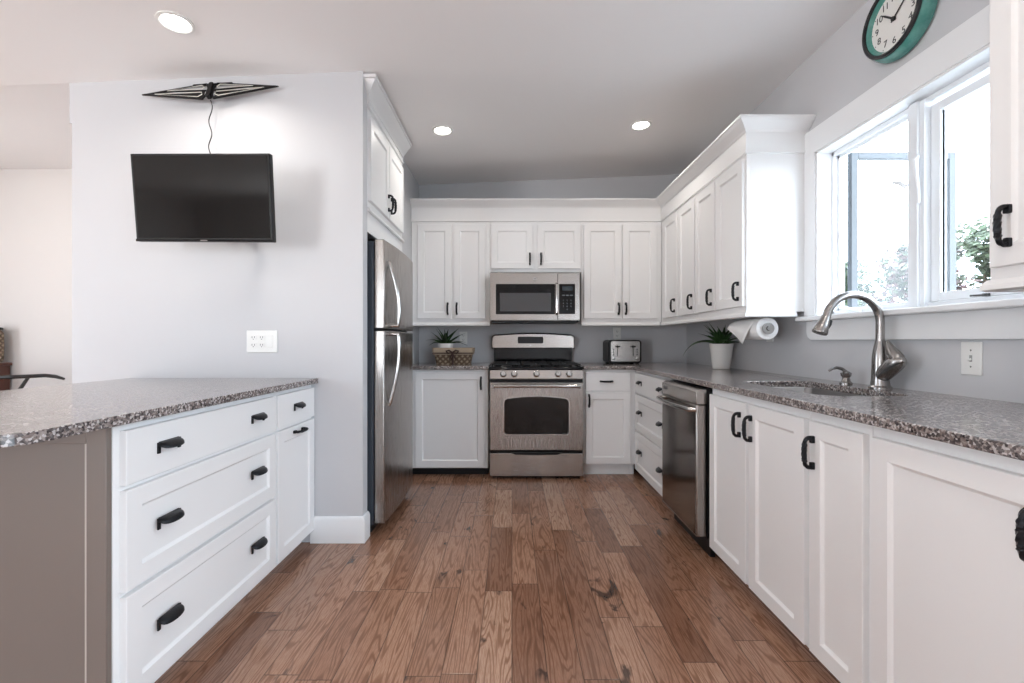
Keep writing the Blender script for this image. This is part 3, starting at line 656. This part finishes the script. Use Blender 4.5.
# ------------------------------------------------------------------ things on the back counter
ts = thing('toaster', 'four-slice steel and black toaster on the corner of the back worktop', 'toaster', (1.015, 4.09, .918))
b = B(); b.prism(rrect(-.150, .150, .008, .215, .028, 6), .0, .25); b.obj('toaster_shell', BLACK, ts, bevel=.004)
b = B(); b.prism(rrect(-.128, .135, .022, .205, .016, 5), -.006, .001); tf = b.obj('front_plate', STEELH, ts, bevel=.002)
b = B(); 
for x in (-.115, -.050, .030, .095): b.box(x-.014, x+.014, .035, .22, .2135, .2165)
b.obj('bread_slots', SLOT, ts)
for x in (-.068, .072):
    b = B(); b.box(x-.003, x+.003, -.0075, -.0055, .07, .165); b.obj('lever_slot', SLOT, tf)
    b = B(); b.box(x-.020, x+.020, -.030, -.008, .150, .163).box(x-.006, x+.006, -.012, -.005, .145, .168); b.obj('toaster_lever', BLACK, tf, bevel=.003)
for x in (-.104, .108):
    B().lathe([(.016, -.006), (.015, -.018), (.010, -.020)], 16, (x, 0, .050), 'y').obj('toaster_dial', CHROME, tf)
    for z in (.085, .108, .131): B().lathe([(.006, -.006), (.005, -.010)], 12, (x, 0, z), 'y').obj('toaster_button', BLACK, tf)
b = B(); b.box(-.13, -.10, .02, .05, 0, .01).box(.10, .13, .02, .05, 0, .01).box(-.13, -.10, .2, .23, 0, .01).box(.10, .13, .2, .23, 0, .01); b.obj('toaster_foot', BLACK, ts)

def leaf(b, base, az, length, rise, droop, wd, n=9, mi=0):
    d = Vector((math.cos(az), math.sin(az), 0)); s_ = Vector((-math.sin(az), math.cos(az), 0)); p = Vector(base); L = []
    for i in range(n+1):
        t_ = i/n; ang = rise - droop*t_
        if i: p = p + (d*math.cos(ang)+Vector((0, 0, 1))*math.sin(ang))*length/n
        w_ = wd*(1-t_**2.2)*(.65+.7*math.sin(PI*min(1, t_*1.2+.1))) + .0006
        up = -d*math.sin(ang)+Vector((0, 0, 1))*math.cos(ang)
        L.append([p-s_*w_+up*w_*.45, p-up*w_*.12, p+s_*w_+up*w_*.45, p-up*w_*.32])
    b.rings(L)
def plant(parent, base, n, lmin, lmax, wd, seed, name='leaf'):
    rnd = random.Random(seed)
    for i in range(n):
        b = B(); az = 2*PI*i/n*2.618+rnd.uniform(-.3, .3); inner = i/n
        leaf(b, (base[0]+rnd.uniform(-.015, .015), base[1]+rnd.uniform(-.015, .015), base[2]), az, rnd.uniform(lmin, lmax), rnd.uniform(.55, .8)+inner*.6, rnd.uniform(.3, 1.5)*(1-inner*.6), wd*rnd.uniform(.8, 1.15))
        b.obj(name, LEAF, parent, smooth=60)
pp = thing('potted_plant', 'spiky green houseplant in a white ceramic pot near the counter corner', 'plant', (1.545, 3.36, .918))
b = B(); b.lathe([(.055, 0), (.060, .004), (.072, .10), (.082, .178), (.084, .185), (.078, .185), (.070, .165), (.066, .16)], 32); b.obj('pot', CERAMIC, pp)
B().lathe([(.069, .150), (.070, .166), (.03, .172)], 24).obj('soil', SOIL, pp)
plant(pp, (0, 0, .165), 26, .14, .215, .016, 11)
b = B(); leaf(b, (-.02, 0, .165), PI*1.02, .33, .75, 1.9, .014, 12); b.obj('leaf', LEAF, pp, smooth=60)

bk = thing('wicker_basket', 'rectangular woven basket with cloth liner and brown bow left of the range', 'basket', (-.525, 4.12, .918))
b = B(); rs = []
for sx, sy, z in ((.150, .075, 0), (.152, .077, .005), (.172, .092, .118), (.166, .086, .118), (.148, .072, .012)): rs.append([(x, y, z) for x, y in rrect(-sx, sx, -sy, sy, .02, 4)])
b.rings(rs); b.obj('basket_weave', WICKER, bk)
b = B(); rs = []
for sx, sy, z in ((.163, .085, .088), (.176, .096, .085), (.183, .102, .120), (.183, .102, .146), (.172, .092, .146), (.165, .086, .12)): rs.append([(x, y, z) for x, y in rrect(-sx, sx, -sy, sy, .02, 4)])
b.rings(rs, cap=False, closed=True); b.obj('liner', LINER, bk)
b = B(); b.box(-.006, .008, -.107, -.078, .0, .10); b.box(-.178, .178, -.1055, -.098, .094, .104); b.obj('ribbon', RIBBON, bk)
b = B()
for sg in (-1, 1): b.tube([(0, -.112, .105), (sg*.03, -.118, .125), (sg*.055, -.115, .118), (sg*.04, -.115, .098), (0, -.112, .105)], [.005, .008, .009, .008, .005], 6)
for sg in (-1, 1): b.tube([(0, -.112, .104), (sg*.012, -.113, .075), (sg*.03, -.112, .04)], [.005, .006, .003], 6)
b.obj('bow', RIBBON, bk)
al = thing('potted_plant', 'dark spiky aloe in a small white pot standing inside the wicker basket', 'plant', (-.600, 4.12, .931))
B().lathe([(.050, 0), (.052, .004), (.066, .150), (.068, .172), (.061, .172), (.055, .15)], 28).obj('pot', CERAMIC, al)
B().lathe([(.055, .14), (.057, .152), (.02, .156)], 20).obj('soil', SOIL, al)
plant(al, (0, 0, .150), 24, .15, .215, .015, 5)

# paper towel under the near right upper cabinet
pt = thing('paper_towel_roll', 'paper towel roll on an under-cabinet holder with a hanging sheet', 'paper towel', (1.47, 2.62, 1.195))
b = B(); b.lathe([(.020, 0), (.063, 0), (.064, .004), (.064, .230), (.063, .234), (.020, .234)], 36, (0, 0, 0), 'y', cap=False); b.obj('towel_roll', PAPER, pt)
b = B(); b.lathe([(.033, -.014), (.033, -.004), (.018, .002), (.018, .24)], 24, (0, 0, 0), 'y'); b.lathe([(.0, -.020), (.012, -.020), (.014, -.014)][1:], 20, (0, 0, 0), 'y'); b.obj('holder_rod', CHROME, pt)
b = B(); b.box(-.010, .010, .240, .246, -.03, .062).box(-.02, .02, .01, .246, .0575, .0615); b.obj('holder_bracket', CHROME, pt)
# sheet leaves the top of the roll, falls on the room side and ends in a torn slanting corner
b = B(); K = [((1.455, 2.64, 1.257), (1.455, 2.86, 1.257)), ((1.418, 2.66, 1.240), (1.408, 2.87, 1.248)), ((1.395, 2.68, 1.19), (1.372, 2.87, 1.228)), ((1.366, 2.70, 1.105), (1.350, 2.86, 1.200))]
rows = [[b.m.verts.new(Vector(p).lerp(Vector(q), k/5) - Vector((1.47, 2.62, 1.195)) + Vector((.008*math.sin(PI*k/5), 0, 0))) for k in range(6)] for p, q in K]
for a, c in zip(rows, rows[1:]):
    for k in range(5): b.m.faces.new((a[k], a[k+1], c[k+1], c[k]))
o = b.obj('loose_sheet', PAPER, pt, smooth=80); md = o.modifiers.new('s', 'SOLIDIFY'); md.thickness = .001

# ------------------------------------------------------------------ wall plates
def outlet(label, loc, rotz, w_=.074, h_=.118, kinds=('duplex',), name='wall_outlet', cat='outlet'):
    t = thing(name, label, cat, loc, rotz)
    B().box(-w_/2, w_/2, -.006, 0, -h_/2, h_/2).obj('cover_plate', PLASTIC, t, bevel=.003)
    n = len(kinds)
    for i, k in enumerate(kinds):
        x = (i-(n-1)/2)*.046
        if k == 'duplex':
            for z in (-.021, .021):
                f = B().prism(rrect(x-.016, x+.016, z-.014, z+.014, .007), -.0085, -.005).obj('socket', PLASTIC, t)
                b = B(); b.box(x-.008, x-.0055, -.0092, -.0084, z-.002, z+.008).box(x+.0055, x+.008, -.0092, -.0084, z-.002, z+.008); b.lathe([(.0025, -.0092), (.0025, -.0084)], 8, (x, 0, z-.008), 'y'); b.obj('slots', SLOT, f)
        elif k == 'rocker':
            b = B(); b.box(x-.017, x+.017, -.0085, -.005, -.034, .034); b.obj('rocker_switch', PLASTIC, t, bevel=.0015)
        elif k == 'gfci':
            b = B(); b.box(x-.017, x+.017, -.0085, -.005, -.034, .034); f = b.obj('socket', PLASTIC, t, bevel=.001)
            b = B(); 
            for z in (-.021, .021): b.box(x-.008, x-.0055, -.0092, -.0084, z-.004, z+.005).box(x+.0055, x+.008, -.0092, -.0084, z-.004, z+.005)
            b.box(x-.007, x+.007, -.0095, -.0084, -.006, .006); b.obj('slots', SLOT, f)
        elif k == 'toggle':
            B().box(x-.005, x+.005, -.007, -.005, -.012, .012).obj('toggle_slot', mat('toggle_shadow', (.35, .35, .34), .5), t)
            B().tube([(x, -.004, -.002), (x, -.016, -.008)], [.0045, .0035], 8).obj('toggle_lever', PLASTIC, t)
            for z in (-.03, .03): B().lathe([(.003, -.0068), (.003, -.0058)], 8, (x, 0, z), 'y').obj('screw', CHROME, t)
    return t
k = 2.54/455
outlet('white triple wall plate with two outlets and a switch under the television', ((262.5-512)*k, 2.5395, 1.12), 0, .172, .124, ('duplex', 'duplex', 'rocker'))
outlet('white switch plate on the right wall below the window, right of the faucet', (XW-.0005, 1.66, 1.058), -PI/2, .076, .122, ('toggle',), 'wall_switch', 'light switch')
outlet('white outlet on the back wall just above the wicker basket', (-.468, YB-.0005, 1.155), 0)
outlet('white outlet on the back wall just above the toaster', (1.01, YB-.0005, 1.195), 0)
outlet('white outlet on the right wall partly hidden by the paper towel roll', (XW-.0005, 2.96, 1.177), -PI/2)

# ------------------------------------------------------------------ television, antenna and cord
tv = thing('television', 'black flat-screen television on a wall arm, tilted down from the grey wall', 'television', (-1.542, 2.275, 1.835))
tv.rotation_euler = (math.radians(6), math.radians(.9), math.radians(-2.6))
b = B(); b.box(-.355, .355, -.012, .018, -.214, .214).box(-.25, .25, .018, .045, -.17, .12); b.obj('television_case', BLACK, tv, bevel=.004)
B().box(-.342, .342, -.0135, -.0115, -.196, .203).obj('screen', mat('tv_screen', (.006, .006, .006), .08, 0, .3), tv)
B().box(-.355, .355, -.0145, -.010, -.214, -.202).obj('lower_bezel', GLOSS, tv)
B().box(-.018, .018, -.0152, -.0142, -.2105, -.2055).obj('badge', CHROME, tv)
ma = thing('wall_mount', 'black articulated wall bracket holding the television', 'bracket', (-1.55, 2.539, 1.842))
b = B(); b.box(-.10, .10, -.012, 0, -.11, .11); b.obj('wall_plate', BLACK, ma, bevel=.002)
b = B(); b.box(-.02, .02, -.075, -.010, -.03, .03); b.tube([(0, -.045, .0), (.10, -.09, 0), (.12, -.11, 0), (.03, -.16, 0), (0, -.185, .0)], .013, 8); b.obj('swing_arm', BLACK, ma)
b = B(); b.box(-.09, .09, -.205, -.185, -.09, .09); b.obj('head_plate', BLACK, ma)
# diamond-shaped antenna high on the wall
an = thing('tv_antenna', 'black winged antenna with white outlines high on the wall above the television', 'antenna', (-1.658, 2.50, 2.495))
an.rotation_euler = (math.radians(-24), math.radians(-3.7), 0)
SW, SH = .372, .060
for sg in (-1, 1):
    outer = [(sg*.030, SH), (sg*SW, .004), (sg*.030, -SH)]
    b = B(); P = lambda x, z, y=0: (x, y, z)
    b.tube([P(*outer[0]), P(*outer[1]), P(*outer[2])], .005, 6); b.tube([P(sg*.03, -SH), P(sg*.014, -SH*.3), P(sg*.014, SH*.3), P(sg*.03, SH)], .005, 6)
    b.tube([P(sg*.02, .006), P(sg*.20, .017), P(sg*SW*.97, .006)], .0045, 6)
    b.prism([(sg*.03, -SH+.004), (sg*.36, .002), (sg*.03, .004)], .000, .003); wg = b.obj('antenna_wing', BLACK, an)
    b = B()
    t1 = [(sg*.045, .014), (sg*.035, .028), (sg*.050, .044), (sg*.235, .016)]
    t2 = [(sg*.055, -.046), (sg*.035, -.030), (sg*.040, -.012), (sg*.30, -.004)]
    for tr in (t1, t2): 
        q = [P(x, z, -.006) for x, z in tr]; b.tube(q+[q[0]], .0021, 6)
    b.obj('white_outline', WHITEMARK, wg)
b = B(); b.prism(rrect(-.012, .012, -.050, .060, .008), -.012, .012); b.prism(rrect(-.11, .11, .054, .066, .004), .0, .008); b.obj('antenna_hub', BLACK, an, bevel=.002)
pts = []
for i in range(25):
    s_ = i/24; pts.append((-1.648+.088*s_*s_+.010*math.sin(s_*15)*(1-.3*s_), 2.488-.14*s_*s_, 2.44-.39*s_))
tag(B().tube(pts, .0028, 6).obj('antenna_cord', CORD), 'thin wavy black cord hanging from the antenna down to the television', 'cord')

# ------------------------------------------------------------------ wall clock on the right wall
ck = thing('wall_clock', 'round teal enamel wall clock with black numerals on the right wall', 'clock', (XW-.001, 1.945, 2.500), -PI/2)
b = B(); b.lathe([(.152, 0), (.163, -.006), (.167, -.018), (.162, -.040), (.152, -.054), (.146, -.056)], 64, (0, 0, 0), 'y', cap=False); b.obj('teal_rim', TEAL, ck)
b = B(); b.lathe([(.142, -.052), (.149, -.056), (.150, -.068), (.144, -.073), (.136, -.070), (.134, -.058), (.138, -.052)], 64, (0, 0, 0), 'y', cap=False); b.obj('black_bezel', mat('bezel_black', (.015, .015, .017), .25), ck)
b = B(); b.lathe([(.1375, -.060), (.132, -.062), (.124, -.050), (.121, -.044)], 64, (0, 0, 0), 'y', cap=False); b.obj('inner_ring', TEAL, ck)
B().lathe([(.138, -.037), (.138, -.045), (.001, -.045)], 64, (0, 0, 0), 'y').obj('clock_face', CLOCKF, ck)
for h in range(1, 13):
    a = 2*PI*h/12; text('numeral', str(h), .040, INK, ck, (.092*math.sin(a), -.0456, .092*math.cos(a)), (PI/2, 0, 0))
b = B()
for h in range(12):
    a = 2*PI*h/12; b.box(.116*math.sin(a)-.0018, .116*math.sin(a)+.0018, -.0462, -.045, .116*math.cos(a)-.0018, .116*math.cos(a)+.0018)
b.obj('minute_marks', INK, ck)
def hand(name, ang, L, w0):
    B().prism([(-w0, -.015), (w0, -.015), (w0*.9, L*.7), (.0, L), (-w0*.9, L*.7)], -.0505, -.0485).obj(name, INK, ck, rot=(0, ang, 0))
hand('minute_hand', math.radians(52), .108, .0030); hand('hour_hand', math.radians(312), .088, .0042)
B().lathe([(.009, -.054), (.009, -.046)], 16, (0, 0, 0), 'y').obj('hand_cap', INK, ck)

# ------------------------------------------------------------------ recessed ceiling lights
def down(label, x, y, power=3.2):
    z = cz(x); t = thing('recessed_light', label, 'ceiling light', (x, y, z), 0, 'recessed ceiling lights'); t.rotation_euler = (0, -math.atan(.04), 0)
    B().lathe([(.076, -.0005), (.076, -.006), (.064, -.008), (.058, -.004), (.055, -.001)], 36, cap=False).obj('trim_ring', PLASTIC, t)
    B().lathe([(.056, -.0012), (.056, -.0035), (.001, -.0038)], 36).obj('lamp_lens', LENS, t)
    l = bpy.data.lights.new('downlight', 'AREA'); l.shape = 'DISK'; l.size = .12; l.energy = power; l.color = (1, .94, .87); l.spread = math.radians(150)
    o = bpy.data.objects.new('downlight', l); C.objects.link(o); o.parent = t; o.location = (0, 0, -.012)
down('round recessed light above the television, top left', -1.56, 2.11)
down('round recessed light in the ceiling near the cabinet over the refrigerator', -.50, 3.28, 2.2)
down('round recessed light in the ceiling nearest the right upper cabinets', .94, 3.32, 2.2)
for x, y in ((-1.5, .2), (.5, .6), (-3.6, .8), (-1.2, -2.0)):  # unseen lamps added as fill light for the room
    down('unseen recessed light added as fill in the ceiling out of view', x, y)

# ------------------------------------------------------------------ dining area: chair, sideboard, basket lamp
ch = thing('dining_chair', 'black wishbone chair with a curved top rail beyond the peninsula', 'chair', (-4.60, 4.13, 0))
b = B(); n = 20
arc = [(.30*math.cos(PI*i/n)*1.02, -.10+.30*math.sin(PI*i/n)*-1+.10, .815+.018*math.sin(PI*i/n)) for i in range(n+1)]
arc = [(.335, .20, .765), (.355, .10, .795)]+[(.36*math.cos(PI*i/n), -.24*math.sin(PI*i/n)+.0, .812) for i in range(n+1)]+[(-.355, .10, .795), (-.335, .20, .765)]
b.tube(arc, [.012]+[.017]*(len(arc)-2)+[.012], 10); b.obj('top_rail', DARKWOOD, ch)
for sx in (-1, 1):
    B().tube([(sx*.24, -.20, 0), (sx*.23, -.22, .43), (sx*.275, -.20, .60), (sx*.315, -.10, .80)], [.013, .018, .016, .013], 8).obj('leg', DARKWOOD, ch)
    B().tube([(sx*.25, .20, 0), (sx*.25, .20, .42)], [.012, .018], 8).obj('leg', DARKWOOD, ch)
b = B(); b.tube([(0, -.20, .44), (0, -.235, .60)], .014, 8); b.tube([(0, -.235, .60), (-.06, -.24, .70), (-.15, -.215, .80)], .010, 8); b.tube([(0, -.235, .60), (.06, -.24, .70), (.15, -.215, .80)], .010, 8); b.obj('splat', DARKWOOD, ch)
b = B(); b.box(-.25, .25, -.21, .21, .415, .445); b.obj('seat', DARKWOOD, ch, bevel=.012)
sb = thing('sideboard', 'dark mahogany sideboard at the far left edge behind the chair', 'sideboard', (-5.45, 4.48, 0))
b = B(); b.box(-.42, .40, -.10, .10, .10, .88); b.obj('sideboard_body', REDWOOD, sb, bevel=.004)
B().box(-.44, .42, -.12, .105, .88, .91).obj('sideboard_top', REDWOOD, sb, bevel=.006)
for sx in (-.38, .36):
    for sy in (-.07, .07): B().tube([(sx, sy, 0), (sx, sy, .10)], [.018, .026], 8).obj('leg', REDWOOD, sb)
for x0, x1 in ((-.40, -.02), (.0, .38)): front(sb, 'door', x0, x1, .13, .86, True, REDWOOD).location.y = -.101
ln = thing('storage_jar', 'tall woven jar with a dark metal rim on the sideboard', 'jar', (-5.14, 4.46, .911))
b = B(); b.lathe([(.09, 0), (.108, .03), (.112, .15), (.108, .29), (.09, .32)], 28); b.obj('jar_body', WICKER, ln)
b = B(); b.lathe([(.09, .32), (.104, .325), (.104, .345), (.06, .355)], 28); b.obj('jar_lid', IRON, ln)
# repeats of a kind share a group
GROUPS = {'upper_cabinet': 'white upper cabinets', 'base_cabinet': 'white base cabinets', 'drawer_cabinet': 'white drawer cabinets',
          'wall_outlet': 'wall outlets', 'garden_tree': 'trees outside the window', 'countertop': 'granite worktops',
          'crown_moulding': 'crown mouldings', 'light_rail': 'light rail mouldings', 'potted_plant': 'potted houseplants'}
for o in sc.objects:
    if o.parent is None and 'label' in o and 'group' not in o:
        g = GROUPS.get(o.name.split('.')[0])
        if g: o['group'] = g
